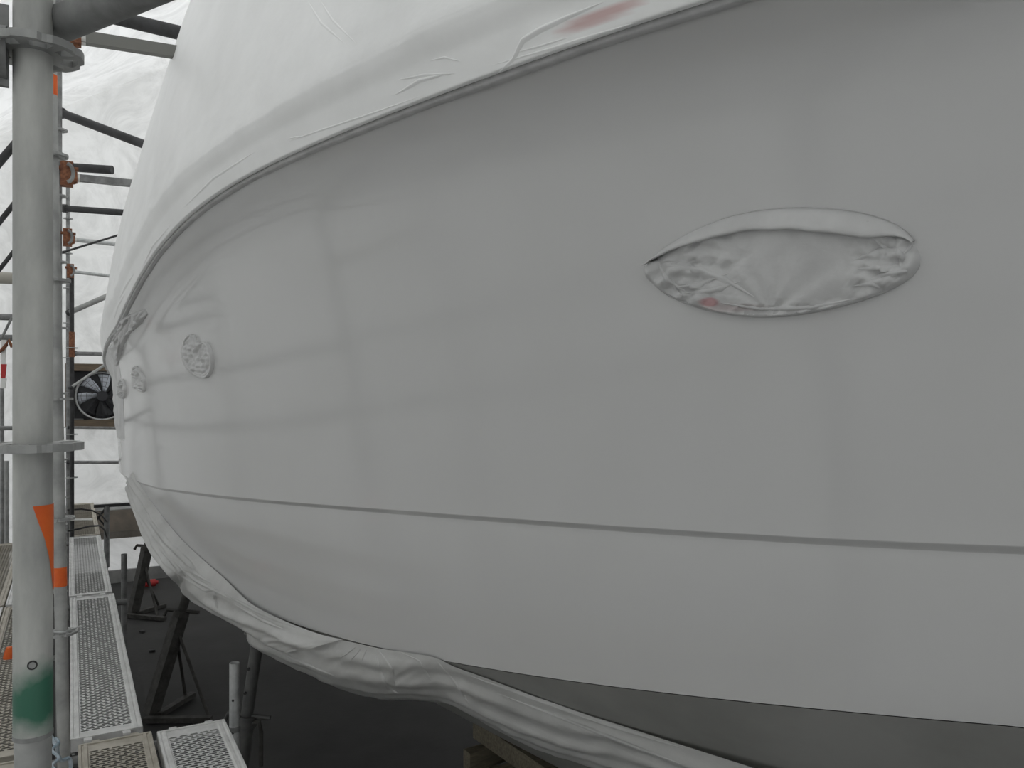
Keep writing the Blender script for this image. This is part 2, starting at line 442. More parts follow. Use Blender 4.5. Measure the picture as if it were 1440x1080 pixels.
bag = fan_mesh('sag', [(356, 872, 354, 884, .03, .12), (392, 880, 360, 905, .03, .2), (440, 892, 398, 927, .03, .25), (490, 902, 445, 950, .02, .28), (530, 911, 492, 972, .02, .3), (575, 918, 540, 984, .01, .3),
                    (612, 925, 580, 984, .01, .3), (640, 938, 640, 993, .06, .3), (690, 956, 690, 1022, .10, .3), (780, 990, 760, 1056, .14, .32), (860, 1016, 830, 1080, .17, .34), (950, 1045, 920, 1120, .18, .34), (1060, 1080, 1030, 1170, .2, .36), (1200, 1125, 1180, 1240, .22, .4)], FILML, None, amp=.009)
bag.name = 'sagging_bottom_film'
tag(bag, 'loose grey-white film sagging under the hull bottom above the dark floor', 'masking film')
LB = bvh(bag); SB = bvh(bowskirt)
for pl, w0, h in [([(528, 914), (534, 940), (545, 965), (560, 975)], .012, .010), ([(533, 914), (552, 940), (556, 965)], .008, .006), ([(610, 962), (590, 930), (560, 915)], .006, .003),
                  ([(660, 990), (640, 960), (615, 930)], .008, .005), ([(700, 975), (780, 1005), (870, 1040), (960, 1075)], .010, .007), ([(660, 950), (760, 985), (860, 1020), (960, 1052)], .014, .008),
                  ([(370, 905), (410, 925), (470, 950)], .012, .007), ([(500, 910), (488, 920), (478, 925)], .005, .004), ([(508, 912), (500, 922), (492, 930)], .005, .004), ([(516, 913), (512, 922), (508, 932)], .005, .004)]:
    ridge('fold', pl, w0, h, LB, FILML, bag)
for pl, w0, h in [([(205, 728), (230, 765), (262, 797), (300, 822)], .014, .010), ([(222, 770), (250, 805), (290, 830), (306, 828)], .012, .008), ([(240, 785), (275, 815), (330, 845)], .012, .008),
                  ([(302, 826), (304, 842), (306, 856)], .010, .010), ([(310, 832), (360, 858), (420, 884)], .010, .007), ([(330, 850), (370, 872), (400, 885)], .009, .006)]:
    ridge('fold', pl, w0*1.5, h*1.5, SB, FILML, bowskirt)

# film wrapped round the bow end of the hull
def bow_pt(u, v):
    Y = 6.55+u*2.9+.35*abs(v-.5); z = zS(Y)-.02 + (zK(Y)+.28-zS(Y)+.02)*v
    x = pinch(Y, topside(Y, z)); d = (.005+.016*abs(crumple(Y*1.6, z*3)))*min(1, u*8)*min(1, v*6)*min(1, (1-v)*6)+.001
    return Vector((x-abs(d), Y, z))
bs, bf = grid(70, 60, bow_pt)
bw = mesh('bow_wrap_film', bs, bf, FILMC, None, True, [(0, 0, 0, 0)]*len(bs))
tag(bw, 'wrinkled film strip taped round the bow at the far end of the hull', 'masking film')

# ------------------------------------------------------------------ masked portholes
def poly_r(poly, c, n):
    out = []
    for k in range(n):
        a = 2*math.pi*k/n; dx, dy = math.cos(a), math.sin(a); best = 0
        for i in range(len(poly)):
            x1, y1 = poly[i][0]-c[0], poly[i][1]-c[1]; x2, y2 = poly[(i+1) % len(poly)][0]-c[0], poly[(i+1) % len(poly)][1]-c[1]
            ex, ey = x2-x1, y2-y1; den = dx*ey-dy*ex
            if abs(den) < 1e-9: continue
            t = (x1*ey-y1*ex)/den; s = (x1*dy-y1*dx)/den
            if t > 0 and -1e-6 <= s <= 1+1e-6: best = max(best, t)
        out.append(best)
    return out
def smooth_poly(poly, it=2):
    for _ in range(it):
        q = []
        for i in range(len(poly)):
            a = poly[i]; b = poly[(i+1) % len(poly)]
            q += [(a[0]*.75+b[0]*.25, a[1]*.75+b[1]*.25), (a[0]*.25+b[0]*.75, a[1]*.25+b[1]*.75)]
        poly = q
    return poly
def patch(name, poly, c, hfn, m, parent, n=260, rings=70, tfn=None, back=-.004):
    rr = poly_r(poly, c, n); vs = []; tt = []
    for j in range(rings+1):
        f = (j+.5)/(rings+.5) if j < rings else 1.0
        for k in range(n):
            a = 2*math.pi*k/n; x = c[0]+rr[k]*f*math.cos(a); y = c[1]+rr[k]*f*math.sin(a)
            h = hfn(x, y, f) if j < rings else back
            vs.append(on2(x, y, h)); tt.append(tfn(x, y, f) if tfn else (0, 0, 0, 0))
    fs = [(j*n+k, j*n+(k+1) % n, (j+1)*n+(k+1) % n, (j+1)*n+k) for j in range(rings) for k in range(n)]
    fs.append(tuple(range(n-1, -1, -1)))
    return mesh(name, vs, fs, m, parent, True, tt)
pt = empty('masked_porthole', on(1100, 372, HB)); base = pt.location.copy()
tag(pt, 'large oval porthole masked with crumpled film and a folded paper top edge', 'porthole')
outl = smooth_poly([(905, 388), (905, 376), (909, 365), (916, 372), (930, 356), (955, 338), (985, 322), (1025, 306), (1070, 297), (1120, 293), (1170, 295), (1215, 301), (1255, 314), (1282, 333), (1295, 356), (1295, 376), (1280, 394), (1245, 413), (1200, 428), (1150, 440), (1100, 447), (1050, 447), (1000, 439), (960, 426), (928, 410)], 1)
INX = [905, 930, 950, 985, 1020, 1055, 1130, 1180, 1215, 1250, 1300]; INY = [372, 360, 350, 338, 330, 321, 320, 325, 331, 345, 365]
def stripy(x): return lin(x, INX, INY)
def ph(x, y, f):
    e = min(1, (1-f)/.07); e = math.sin(e*math.pi/2)
    wl = max(0, min(1, (1070-x)/90)); wr = max(0, min(1, (x-1185)/50)); wc = 1-max(wl, wr)
    wb = max(0, min(1, (y-418)/15))
    cr = crumple((x-905)/66, (y-290)/50)
    h = .013 + .014*cr*max(wl, wr, wb*.6)
    h += .0028*crumple((x-880)/30, (y-300)/24)*max(wl*.7, wr, wb*.6)
    # long soft folds that run together at the lower middle
    a = math.atan2(y-440, x-1085); h += wc*.0022*math.sin(a*11+1.5*noise.noise(Vector((x*.02, y*.02, 0))))*min(1, math.hypot(x-1085, y-440)/50)
    h += .007*(1-f*f)
    return e*max(.002, h)
def ptint(x, y, f):
    q = 1-(((x-1003)/16)**2+((y-424)/8)**2)
    if q > 0: return (.34, .06, .07, min(.6, q*1.0))
    q = 1-(((x-1030)/60)**2+((y-432)/8)**2)
    if q > 0: return (.36, .27, .27, q*.5)
    return (0, 0, 0, 0)
def loc_parent(o, p):
    o.matrix_parent_inverse = Matrix.Translation(-p.location)
fm = patch('film', outl, (1105, 372), ph, FILMC, pt, 320, 90, ptint); loc_parent(fm, pt)
# folded paper strip along the top
def strip(u, v):
    x = 914+u*(1286-914)
    yt = [p[1] for p in outl]; top = None
    best = 1e9
    for i in range(len(outl)):
        a, b = outl[i], outl[(i+1) % len(outl)]
        if min(a[0], b[0]) <= x <= max(a[0], b[0]) and abs(a[0]-b[0]) > 1e-6:
            yy = a[1]+(b[1]-a[1])*(x-a[0])/(b[0]-a[0]); best = min(best, yy)
    yi = stripy(x)+1.5*noise.noise(Vector((x*.03, 0, 0)))+2.0
    yi = best + (yi-best)*max(.04, min(1, (1288-x)/70))
    y = best-1.5+(max(yi, best+1)-best+1.5)*v
    h = .010 + .024*min(1, .25+(1290-x)/90)*math.sin(min(1, v*1.1)*math.pi/2) + .002*noise.noise(Vector((x*.02, y*.05, 4)))
    if v == 0: h = -.002
    if v == 1: h -= .003
    return on(x, y, HB, h)
sv, sf = grid(120, 10, strip)
so = mesh('paper_strip', sv, sf, PAPER, pt, True); so['label'] = 'pale folded paper edge along the top'; loc_parent(so, pt)
sol = so.modifiers.new('thickness', 'SOLIDIFY'); sol.thickness = .0015
FB = bvh(fm)
for pl, w0, h in [([(925, 368), (938, 392), (965, 410)], .006, .006), ([(930, 372), (985, 378), (1020, 392), (1062, 418)], .007, .007), ([(945, 405), (985, 398), (1025, 384)], .006, .005), ([(960, 412), (1000, 408), (1040, 396)], .006, .005),
                  ([(945, 390), (952, 408), (962, 418)], .005, .006), ([(1200, 366), (1235, 352), (1262, 350)], .006, .006), ([(1205, 378), (1240, 376), (1266, 372)], .006, .005), ([(1222, 394), (1245, 384), (1280, 380)], .006, .006),
                  ([(1262, 348), (1270, 362), (1266, 376)], .006, .007), ([(1270, 358), (1280, 345), (1284, 338)], .005, .005), ([(1228, 336), (1248, 350), (1262, 352)], .005, .006), ([(1200, 402), (1225, 398), (1240, 406)], .005, .005),
                  ([(1010, 425), (1070, 434), (1140, 432), (1200, 420)], .006, .004)]:
    o = ridge('fold', pl, w0*1.7, h*.85, FB, FILMC, pt)
    if o: loc_parent(o, pt)
# tape round the rim
def rim_loop(poly, c, m, parent, wpx, h, name='rim_tape', a0=0, a1=1, n=200):
    rr = poly_r(poly, c, n); vs = []; fs = []
    ks = [k for k in range(n+1) if a0 <= k/n <= a1]
    for k in ks:
        a = 2*math.pi*(k % n)/n; r = rr[k % n]; tp = 1 if a1-a0 > .9 else max(.05, min(1, (k/n-a0)/.08, (a1-k/n)/.05))
        for f_, hh in ((1.0, -.003), (1.0-.15*wpx*tp/r, h*tp), (1-wpx*tp/r, h*.9*tp), (1-1.25*wpx*tp/r, .0)):
            x = c[0]+r*f_*math.cos(a); y = c[1]+r*f_*math.sin(a)
            vs.append(on2(x, y, hh + (.0015*noise.noise(Vector((x*.1, y*.1, 0))) if hh > 0 else 0)))
    for i in range(len(ks)-1):
        for j in range(3): fs.append((i*4+j, (i+1)*4+j, (i+1)*4+j+1, i*4+j+1))
    o = mesh(name, vs, fs, m, parent, True); loc_parent(o, parent); return o
rim_loop(outl, (1105, 372), TAPE, pt, 11, .012, a0=0.0, a1=.47).__setitem__('label', 'grey tape along the lower rim')
# smaller, farther portholes
def small_port(label, poly, c, lob, m, sc, amp=.010):
    e_ = empty('masked_porthole', on2(c[0], c[1])); tag(e_, label, 'porthole', None)
    poly = smooth_poly(poly, 2)
    def hh(x, y, f):
        q = math.sin(min(1, (1-f)/.12)*math.pi/2)
        return q*max(.003, .014+amp*crumple((x-c[0])/sc+3, (y-c[1])/sc+1)-lob*math.exp(-((x-c[0]-4)/3)**2)*math.exp(-((y-c[1])/18)**2))
    o = patch('film', poly, c, hh, m, e_, 140, 40); loc_parent(o, e_)
    o2 = rim_loop(poly, c, PAPER, e_, 2.6, .017, n=120); loc_parent(o2, e_)
    return e_
small_port('small masked porthole with wrinkled film, second from the large oval one', [(258, 500), (260, 480), (268, 469), (275, 471), (279, 482), (285, 482), (292, 480), (299, 492), (302, 510), (299, 525), (291, 533), (281, 530), (269, 522), (262, 512)], (280, 502), .012, FILMC, 18, .011)
small_port('narrow masked porthole with torn film, third from the large oval one', [(188, 535), (188, 518), (192, 513), (198, 522), (205, 530), (206, 545), (203, 553), (196, 548), (190, 545)], (197, 533), .01, FILMC, 12, .013)
small_port('tiny masked porthole beside the bow wrap, farthest of the portholes', [(167, 545), (169, 534), (174, 532), (178, 542), (178, 556), (174, 562), (169, 558)], (173, 547), .01, FILMC, 6, .02)

fl_ = empty('loose_film_flap', on2(185, 460)); tag(fl_, 'creased flap of film hanging under the rail near the bow', 'masking film')
o = patch('flap', [(156, 498), (160, 470), (172, 446), (192, 438), (204, 433), (209, 442), (198, 456), (182, 470), (172, 490), (166, 516), (160, 520)], (177, 462), lambda x, y, f: math.sin(min(1, (1-f)/.25)*1.57)*(.022+.018*crumple((x-150)/14, (y-420)/22)), FILMC, fl_, 120, 40); loc_parent(o, fl_)

# ------------------------------------------------------------------ scaffold
def rosette_mesh(r1=.062, r0=.0242, th=.0105):
    n = 64; radii = [r0, .031, .036, .0535, .0575, r1]
    rad = lambda i, k: radii[i] if i < 5 else r1*(1-.045*(1 if (k % 8) in (3, 4, 5) and False else 0))
    hole = lambda i, k: (1 <= i <= 2 and (k % 16) in (14, 15, 0, 1)) or (i == 2 and (k % 16) in (6, 7, 8, 9))
    hole = lambda i, k: (i == 2 and (k % 16) in (13, 14, 15, 0, 1, 2)) or (i == 2 and (k % 16) in (6, 7, 8, 9))
    vs = []
    for zz in (th/2, -th/2):
        for i in range(6):
            for k in range(n):
                a = 2*math.pi*(k-.5)/n; r = radii[i]
                if i == 5: r -= .0035*(math.cos(8*a) > .82)
                vs.append((r*math.cos(a), r*math.sin(a), zz))
    fs = []; q = 6*n
    for i in range(5):
        for k in range(n):
            a, b, c, d = i*n+k, i*n+(k+1) % n, (i+1)*n+(k+1) % n, (i+1)*n+k
            if hole(i, k): continue
            fs.append((a, d, c, b)); fs.append((a+q, b+q, c+q, d+q))
            if i+1 < 5 and hole(i+1, k): fs.append((d, c, c+q, d+q)[::-1])
            if i-1 >= 0 and hole(i-1, k): fs.append((a, b, b+q, a+q))
            if hole(i, (k+1) % n): fs.append((b, c, c+q, b+q))
            if hole(i, (k-1) % n): fs.append((a, d, d+q, a+q)[::-1])
    for k in range(n): fs.append((5*n+k, 5*n+(k+1) % n, 5*n+(k+1) % n+q, 5*n+k+q)[::-1])
    me = bpy.data.meshes.new('rosette'); me.from_pydata(vs, [], fs); me.update(); me.materials.append(GALV); return me
ROS = rosette_mesh()
R = .02415
def standard(x, y, z0, z1, rz, label, m=GALV, group=None, name='scaffold_post', r=R, wall=0):
    e_ = empty(name, (x, y, z0)); tag(e_, label, 'scaffold post', group)
    MB().tube((0, 0, 0), (0, 0, z1-z0), r, 28, wall=wall).build('tube', m, e_, True)
    for z in rz:
        o = bpy.data.objects.new('rosette', ROS); o.location = (0, 0, z-z0); o.rotation_euler.z = random.uniform(0, .3); link(o, e_)
    return e_
# front post, close to the camera
p0 = P(46.5, 550, 1.10); fx, fy = p0.x, p0.y
def zat(py, d): return E + (HZ-py)/F*d
def post_material():
    m = mat('post_steel_with_green_paint', (.56, .565, .54), .5, .2, (.33, .335, .325), 11, .0005, 45, attr=None, stretch=(1, 1, .35))
    nt = m.node_tree; N = nt.nodes; L = nt.links; b = N['Principled BSDF']
    old = b.inputs['Base Color'].links[0].from_socket
    tc = N.new('ShaderNodeTexCoord'); sp = N.new('ShaderNodeSeparateXYZ'); L.new(tc.outputs['Object'], sp.inputs[0])
    nz = N.new('ShaderNodeTexNoise'); nz.inputs['Scale'].default_value = 28; nz.inputs['Detail'].default_value = 5; L.new(tc.outputs['Object'], nz.inputs['Vector'])
    def M(op, a, b_=None, c=None):
        n = N.new('ShaderNodeMath'); n.operation = op
        for i, q in enumerate((a, b_, c)):
            if q is None: continue
            if isinstance(q, (int, float)): n.inputs[i].default_value = q
            else: L.new(q, n.inputs[i])
        return n.outputs[0]
    zg = zat(982, 1.1)            # centre of the paint patch
    dz = M('ABSOLUTE', M('SUBTRACT', sp.outputs[2], zg))
    f = M('MULTIPLY_ADD', dz, -22.0, 1.32)            # 1 at centre, 0 at 6 cm
    # paint sits lower on the left and climbs on the right side of the tube
    f = M('MULTIPLY_ADD', sp.outputs[0], 9.0, f)
    f = M('MULTIPLY_ADD', nz.outputs[0], 1.1, M('SUBTRACT', f, .55))
    cl = N.new('ShaderNodeMapRange'); L.new(f, cl.inputs[0]); cl.inputs[1].default_value = .1; cl.inputs[2].default_value = .95; cl.inputs[4].default_value = .93
    mx = N.new('ShaderNodeMix'); mx.data_type = 'RGBA'; L.new(cl.outputs[0], mx.inputs[0]); L.new(old, mx.inputs[6]); mx.inputs[7].default_value = (.006, .125, .07, 1)
    L.new(mx.outputs[2], b.inputs['Base Color']); return m
PM = post_material()
zj = zat(1033, 1.1)
fp = empty('scaffold_post', (fx, fy, 0)); tag(fp, 'nearest galvanised scaffold post with a green paint smear and orange triangle', 'scaffold post')
MB().tube((0, 0, zj), (0, 0, 6.2), R, 48).build('upper_tube', PM, fp, True)
MB().path([(0, 0, .02), (0, 0, zj-.03), (0, 0, zj-.004), (0, 0, zj)], R*.95, 48, [R*.93, R*.93, R*.95, R*.995]).build('lower_tube', GALV, fp, True)
MB().path([(0, 0, zj-.002), (0, 0, zj+.004)], R*1.02, 48).build('joint_collar', GALVD, fp, True)
for py in (72, 628, 1195):
    o = bpy.data.objects.new('rosette', ROS); o.location = (0, 0, zat(py, 1.1)); o.rotation_euler.z = .25; link(o, fp)
    if py == 1195: bpy.data.objects.remove(o)
def wrap_patch(name, poly, cx, d, r, m, parent, base, lift=.0006, n=30):
    """a flat patch laid round a tube: polygon rows given as (py, px left, px right) as seen from the front"""
    toC = Vector((-base.x, -base.y, 0)).normalized(); side = Vector((toC.y, -toC.x, 0))*-1
    vs = []; fs = []
    side = RT - toC*RT.dot(toC); side.z = 0; side.normalize()
    rpx = F*r/d/ math.cos(math.atan(abs(cx-720)/F))
    for py, xl, xr in poly:
        for k in range(9):
            x = xl+(xr-xl)*k/8; s = max(-.999, min(.999, (x-cx)/rpx)); a = math.asin(s)
            p = (toC*math.cos(a)+side*math.sin(a))*(r+lift); vs.append((p.x, p.y, zat(py, d)))
    for i in range(len(poly)-1):
        for k in range(8): fs.append((i*9+k, i*9+k+1, (i+1)*9+k+1, (i+1)*9+k))
    return mesh(name, vs, fs, m, parent, True)
b0 = Vector((fx, fy, 0))
o = wrap_patch('orange_mark', [(709, 46, 77), (730, 53, 77), (755, 62, 77), (780, 68, 77), (800, 71, 77), (830, 74, 77)], 46.5, 1.1, R, ORANGE, fp, b0); o['label'] = 'orange paint triangle'
# bolt hole ring
toC = Vector((-fx, -fy, 0)).normalized(); sd_ = RT - toC*RT.dot(toC)
q = b0 + toC*R; q.z = zat(928, 1.1)
MB().tube(toC*(R-.002)+Vector((0, 0, q.z))-sd_*.001, toC*(R+.0012)+Vector((0, 0, q.z))-sd_*.001, .0062, 24).build('rivet', DARKT, fp, True)
MB().tube(toC*(R-.002)+Vector((0, 0, q.z))-sd_*.001, toC*(R+.0018)+Vector((0, 0, q.z))-sd_*.001, .0042, 24).build('rivet_head', GALV, fp, True)

def ledger(name, a, b, r, m, label, cat='scaffold tube', heads=True, group=None):
    a = Vector(a); b = Vector(b); e_ = empty(name, a); tag(e_, label, cat, group); d = b-a; t = d.normalized()
    MB().tube((0, 0, 0), d, r, 20).build('tube', m, e_, True)
    if heads:
        for s, p in ((1, Vector((0, 0, 0))), (-1, d)):
            h = MB(); rot = t.to_track_quat('Y', 'Z').to_matrix()
            h.box(p-t*s*.012, (.034, .03, .06), rot).build('wedge_head', GALVD, e_)
            MB().box(p-t*s*.012+Vector((0, 0, .005)), (.008, .014, .12), rot).build('wedge', GALVD, e_)
    return e_
# big dark brace rising right from the front post, and the ledger head at its left
a = P(60, 44, 1.17); b = P(215, -22, 1.0)
ledger('scaffold_brace', a, a+(b-a)*2.4, .0245, GALVD, 'thick dark brace tube rising right from the nearest post', heads=False)
lz = zat(82, 1.1)
e_ = empty('scaffold_ledger', (fx-.034, fy, lz)); tag(e_, 'galvanised ledger running left from the top disc of nearest post', 'scaffold tube')
MB().tube((-.05, 0, 0), (-1.02, 0, 0), R, 24).build('tube', GALV, e_, True)
hv = MB(); hv.path([(0.004, 0, 0), (-.02, 0, 0), (-.06, 0, 0)], .03, 20, [.036, .034, .026]).build('cast_head', GALVD, e_, True)
MB().box((.0, 0, .01), (.012, .008, .11)).build('wedge', GALVD, e_)

# second post
p1 = P(85, 550, 3.4)
sp_ = standard(p1.x, p1.y, 0, 6.4, [zat(v, 3.4) for v in (220, 395, 561, 729, 890)], 'second scaffold post, with orange tape band low down', GALV)
for (ya, yb) in ((797, 824), (108, 136)):
    s_ = MB().tube((0, 0, zat(yb, 3.4)), (0, 0, zat(ya, 3.4)), R+.0012, 28, caps=False).build('orange_band', ORANGE, sp_, True); s_['label'] = 'orange tape band'
# wire and rope ties
def wire(name, pts, r, m, label, cat, parent=None):
    o = MB().path(pts, r, 8).build(name, m, parent, True)
    if label: tag(o, label, cat)
    return o
sp_.rotation_euler.y = -.017; sp_.location.x += .042
c_ = Vector((p1.x, p1.y, zat(888, 3.4)))
wire('wire_tie', [c_+Vector((math.cos(a)*(R+.006+.004*math.sin(a*3)), math.sin(a)*(R+.006), .003*math.sin(a*2)+.003*a/6)) for a in np.linspace(0, 12.2, 60)] + [c_+Vector((.05, -.02, .01)), c_+Vector((.085, -.03, .022))], .0028, GALVL, 'twisted pale wire tied round the second post at its lowest disc', 'wire')
c_ = Vector((p1.x, p1.y, zat(731, 3.4)))
wire('pale_cable_tie', [c_+Vector((math.cos(a)*(R+.004), math.sin(a)*(R+.004), .001*a)) for a in np.linspace(-3, 3.3, 30)] + [c_+Vector((.05, -.02, .0)), c_+Vector((.12, -.04, -.002))], .004, WHITE, 'pale strap sticking out right from the second post over the far deck', 'strap')
g = P(86, 1040, 3.25)
rp = []
for k in range(26):
    t = k/25; rp.append(P(72+26*t+4*math.sin(t*9), 1036+44*t+6*math.sin(t*13), 3.25-.05*math.sin(t*5)))
wire('blue_rope', rp, .008, BLUE, 'frayed blue-grey rope knotted at the foot of the second post', 'rope')
wire('blue_rope', [P(78+5*math.sin(k*.9), 1038+k*3.2, 3.2-.01*k) for k in range(16)], .006, BLUE, 'thin loose blue rope end hanging left of the knotted rope', 'rope')
# further posts, inner row
def inner(y, x=-.035, extra=''): pass
standard(-.078, 7.0, 0, 6.4, [E+.98-.5*k for k in range(-3, 7)], 'third scaffold post, hidden behind the second one', GALVD)
rp_ = standard(.016, 10.60, 0, E+1.38, [E+.5, E-.5, E-1.0], 'rusty dark scaffold post beyond the second post', DARKT)
MB().tube((0, 0, zat(500, 8.9)), (0, 0, zat(463, 8.9)), R+.006, 16).build('rust_patch', RUST, rp_, True)
standard(-.03, 13.2, 0, 6.4, [E+.98-.5*k for k in range(-3, 7)], 'farthest inner scaffold post near the end wall', GALVD)
# outer row against the sheeting
for i, y in enumerate((-1.8, 1.28, 3.9, 7.0, 10.1, 13.2)):
    standard(-1.16, y, 0, 6.4, [E+.98-.5*k for k in range(-3, 7)], ['outer scaffold post behind the viewer', 'outer scaffold post beside the nearest post', 'outer scaffold post across from the second post', 'outer scaffold post across from the third post', 'outer scaffold post across from the rusty post', 'outer scaffold post nearest the end wall'][i], GALVD)
for i, z in enumerate((E-.6, E-.1, E+1.83)):
    for j, (ya, yb) in enumerate(((-1.8, 1.28), (1.28, 3.9), (3.9, 7.0), (7.0, 10.1), (10.1, 13.2))):
        lab = '%s outer guard rail, %s' % (['lower', 'middle', 'upper'][i], ['behind the viewer', 'first span past the nearest post', 'span beyond the second post', 'span before the rusty post', 'span nearest the end wall'][j])
        ledger('guard_rail', (-1.16, ya+.034, z), (-1.16, yb-.034, z), R, GALVD, lab, 'guard rail', heads=False)
# diagonal braces seen left of the nearest post
for i, (y0, y1_) in enumerate(((227, 208), (312, 290), (379, 356))):
    dd = (5.0, 7.5, 9.6)[i]
    a = P(-14, y0+17, dd); b = P(30, y1_-16, dd)
    ledger('diagonal_brace', a+(a-b)*.3, b+(b-a)*.6, .024, DARKT, 'dark diagonal brace left of the nearest post, %s of three' % ['highest', 'middle', 'lowest'][i], 'brace', heads=False)
CREAM = mat('cream_tube', (.42, .40, .35), .6)
for (py, y, lab, m) in ((391, 3.9, 'cream-coloured tube passing behind the nearest post on the left', CREAM), (446, 7.0, 'grey tube left of the nearest post, above the rusty clamp', GALVD), (475, 7.0, 'grey tube left of the nearest post, just under the thin strut', GALVD), (602, 10.1, 'grey tube left of the nearest post, near the lower disc', GALVD)):
    r_ = ray(8, py); t_ = y/r_.y; z = E+r_.z*t_
    ledger('scaffold_transom', (-1.136, y, z), (-.07, y, z), R, m, lab, heads=False)
wire('thin_strut', [P(2, 476, 5.86), P(17, 446, 5.86)], .009, GALVD, 'thin slanting strut between two grey tubes at the left edge', 'strut')
o = MB().path([P(-2, 495, 5.86), P(3, 492, 5.84), P(9, 485, 5.84), P(12, 478, 5.86), P(17, 488, 5.86)], .012, 10).build('hook', RUST, None, True); tag(o, 'small rusty clamp hook at the left edge beside the nearest post', 'clamp')
bt = empty('barrier_strip', P(5, 520, 5.86)); tag(bt, 'red and white barrier strip hanging at the far left edge', 'barrier')
for i, (ya, yb, m) in enumerate(((478, 512, WHITE), (512, 532, RED), (532, 546, WHITE))):
    pts = [P(1, ya, 5.86), P(9, ya, 5.86), P(7, yb, 5.86), P(1, yb, 5.86)]
    mm = MB(); n_ = FW*.006
    mm.add([p-bt.location for p in pts]+[p+n_-bt.location for p in pts], [(0, 1, 2, 3), (7, 6, 5, 4), (0, 4, 5, 1), (1, 5, 6, 2), (2, 6, 7, 3), (3, 7, 4, 0)]).build('stripe', m, bt)
o = MB().tube(P(3, 980, 9.0), P(3, 545, 9.0), .02, 12).build('thin_standard', GALVD, None, True); tag(o, 'thin grey upright under the red and white strip', 'scaffold post')
o = MB().tube(P(9, 925, 10.2), P(9, 648, 10.2), .03, 12).build('short_standard', GALV, None, True); tag(o, 'short pale upright at far left behind the nearest post', 'scaffold post')

# overhead transoms, one per bay, all at one height, from the inner row towards the boat
TZ = E+1.83
def trans(px0, py0, d0, px1, py1, rz, m, label, endm=RUST, clamp=True, square=False):
    a = P(px0, py0, d0); r = ray(px1, py1)
    t = (a.y)/r.y; b = Vector((0, 0, E))+r*t
    e_ = empty('overhead_transom', a); tag(e_, label, 'scaffold tube'); d = b-a
    if square:
        rot = d.to_track_quat('Y', 'Z').to_matrix(); MB().box(d/2, (rz*1.6, d.length, rz*2), rot).build('beam', m, e_)
    else: MB().tube((0, 0, 0), d, rz, 20).build('tube', m, e_, True)
    if clamp:
        t_ = d.normalized(); k = MB(); rot = t_.to_track_quat('Y', 'Z').to_matrix()
        k.box(-t_*.02, (.075, .06, .085), rot).path([-t_*.05+Vector((0, 0, .05)), -t_*.01+Vector((0, 0, -.055))], .016, 10)
        c = k.build('clamp', endm, e_); c['label'] = 'rust-brown clamp'
        MB().tube(-t_*.0, t_*.03, rz*1.25, 16).build('white_sleeve', WHITE, e_, True)
    return e_
trans(111, 52, 4.1, 262, 76, .030, mat('dull_transom', (.20, .20, .185), .6, .2), 'highest grey transom overhead, nearest to the viewer', square=True)
trans(107, 250, 6.9, 196, 259, .030, GALVD, 'second grey transom from the top, beside a brown clamp', square=True)
trans(104, 337, 9.6, 178, 345, .026, GALVL, 'third bright transom from the top, crossed by a thin dark rod')
trans(101, 382, 12.0, 163, 389, .026, GALVL, 'fourth and lowest bright transom, thin tube above the slanting tube')
def bar(px0, py0, d0, px1, py1, d1, r, m, label, name='rafter_tube', cat='roof tube', sq=False):
    a = P(px0, py0, d0); b = P(px1, py1, d1); e_ = empty(name, a); tag(e_, label, cat); d = b-a
    MB().tube((0, 0, 0), d, r, 18).build('tube', m, e_, True)
    MB().tube(-d.normalized()*.01, d.normalized()*.03, r*1.3, 18).build('end_sleeve', DARKT, e_, True)
    return e_
bar(84, 158, 6.3, 210, 206, 6.0, .033, DARKT, 'dark roof tube sloping down to the right, under the brown-clamped transom')
bar(97, 235, 7.2, 158, 239, 7.2, .038, DARKT, 'short dark roof tube above the second grey transom')
bar(90, 293, 9.0, 186, 300, 9.0, .036, DARKT, 'dark horizontal roof tube between second and third transoms')
bar(100, 10, 6.0, 268, 50, 6.0, .052, DARKT, 'thick dark roof tube topmost behind the nearest brace')
bar(88, 355, 9.2, 178, 327, 9.2, .012, DARKT, 'thin dark rod slanting up across the third transom', 'rod', 'rod')
bar(97, 440, 9.8, 160, 412, 9.6, .032, GALV, 'grey tube slanting up right from the rusty post', 'slanting_tube', 'scaffold tube')
bar(104, 497, 11, 160, 498, 11, .028, GALVD, 'short grey tube crossing just above the fan box', 'cross_tube', 'scaffold tube')
bar(98, 546, 9, 152, 510, 9.3, .016, GALV, 'thin grey strut slanting in front of the fan', 'strut', 'strut')
bar(97, 601, 11, 172, 602, 11, .018, GALVD, 'thin rail passing just beneath the fan box', 'far_rail', 'guard rail')
bar(96, 650, 11, 176, 650, 11, .022, GALVD, 'thin rail halfway between fan box and end platform', 'far_rail', 'guard rail')
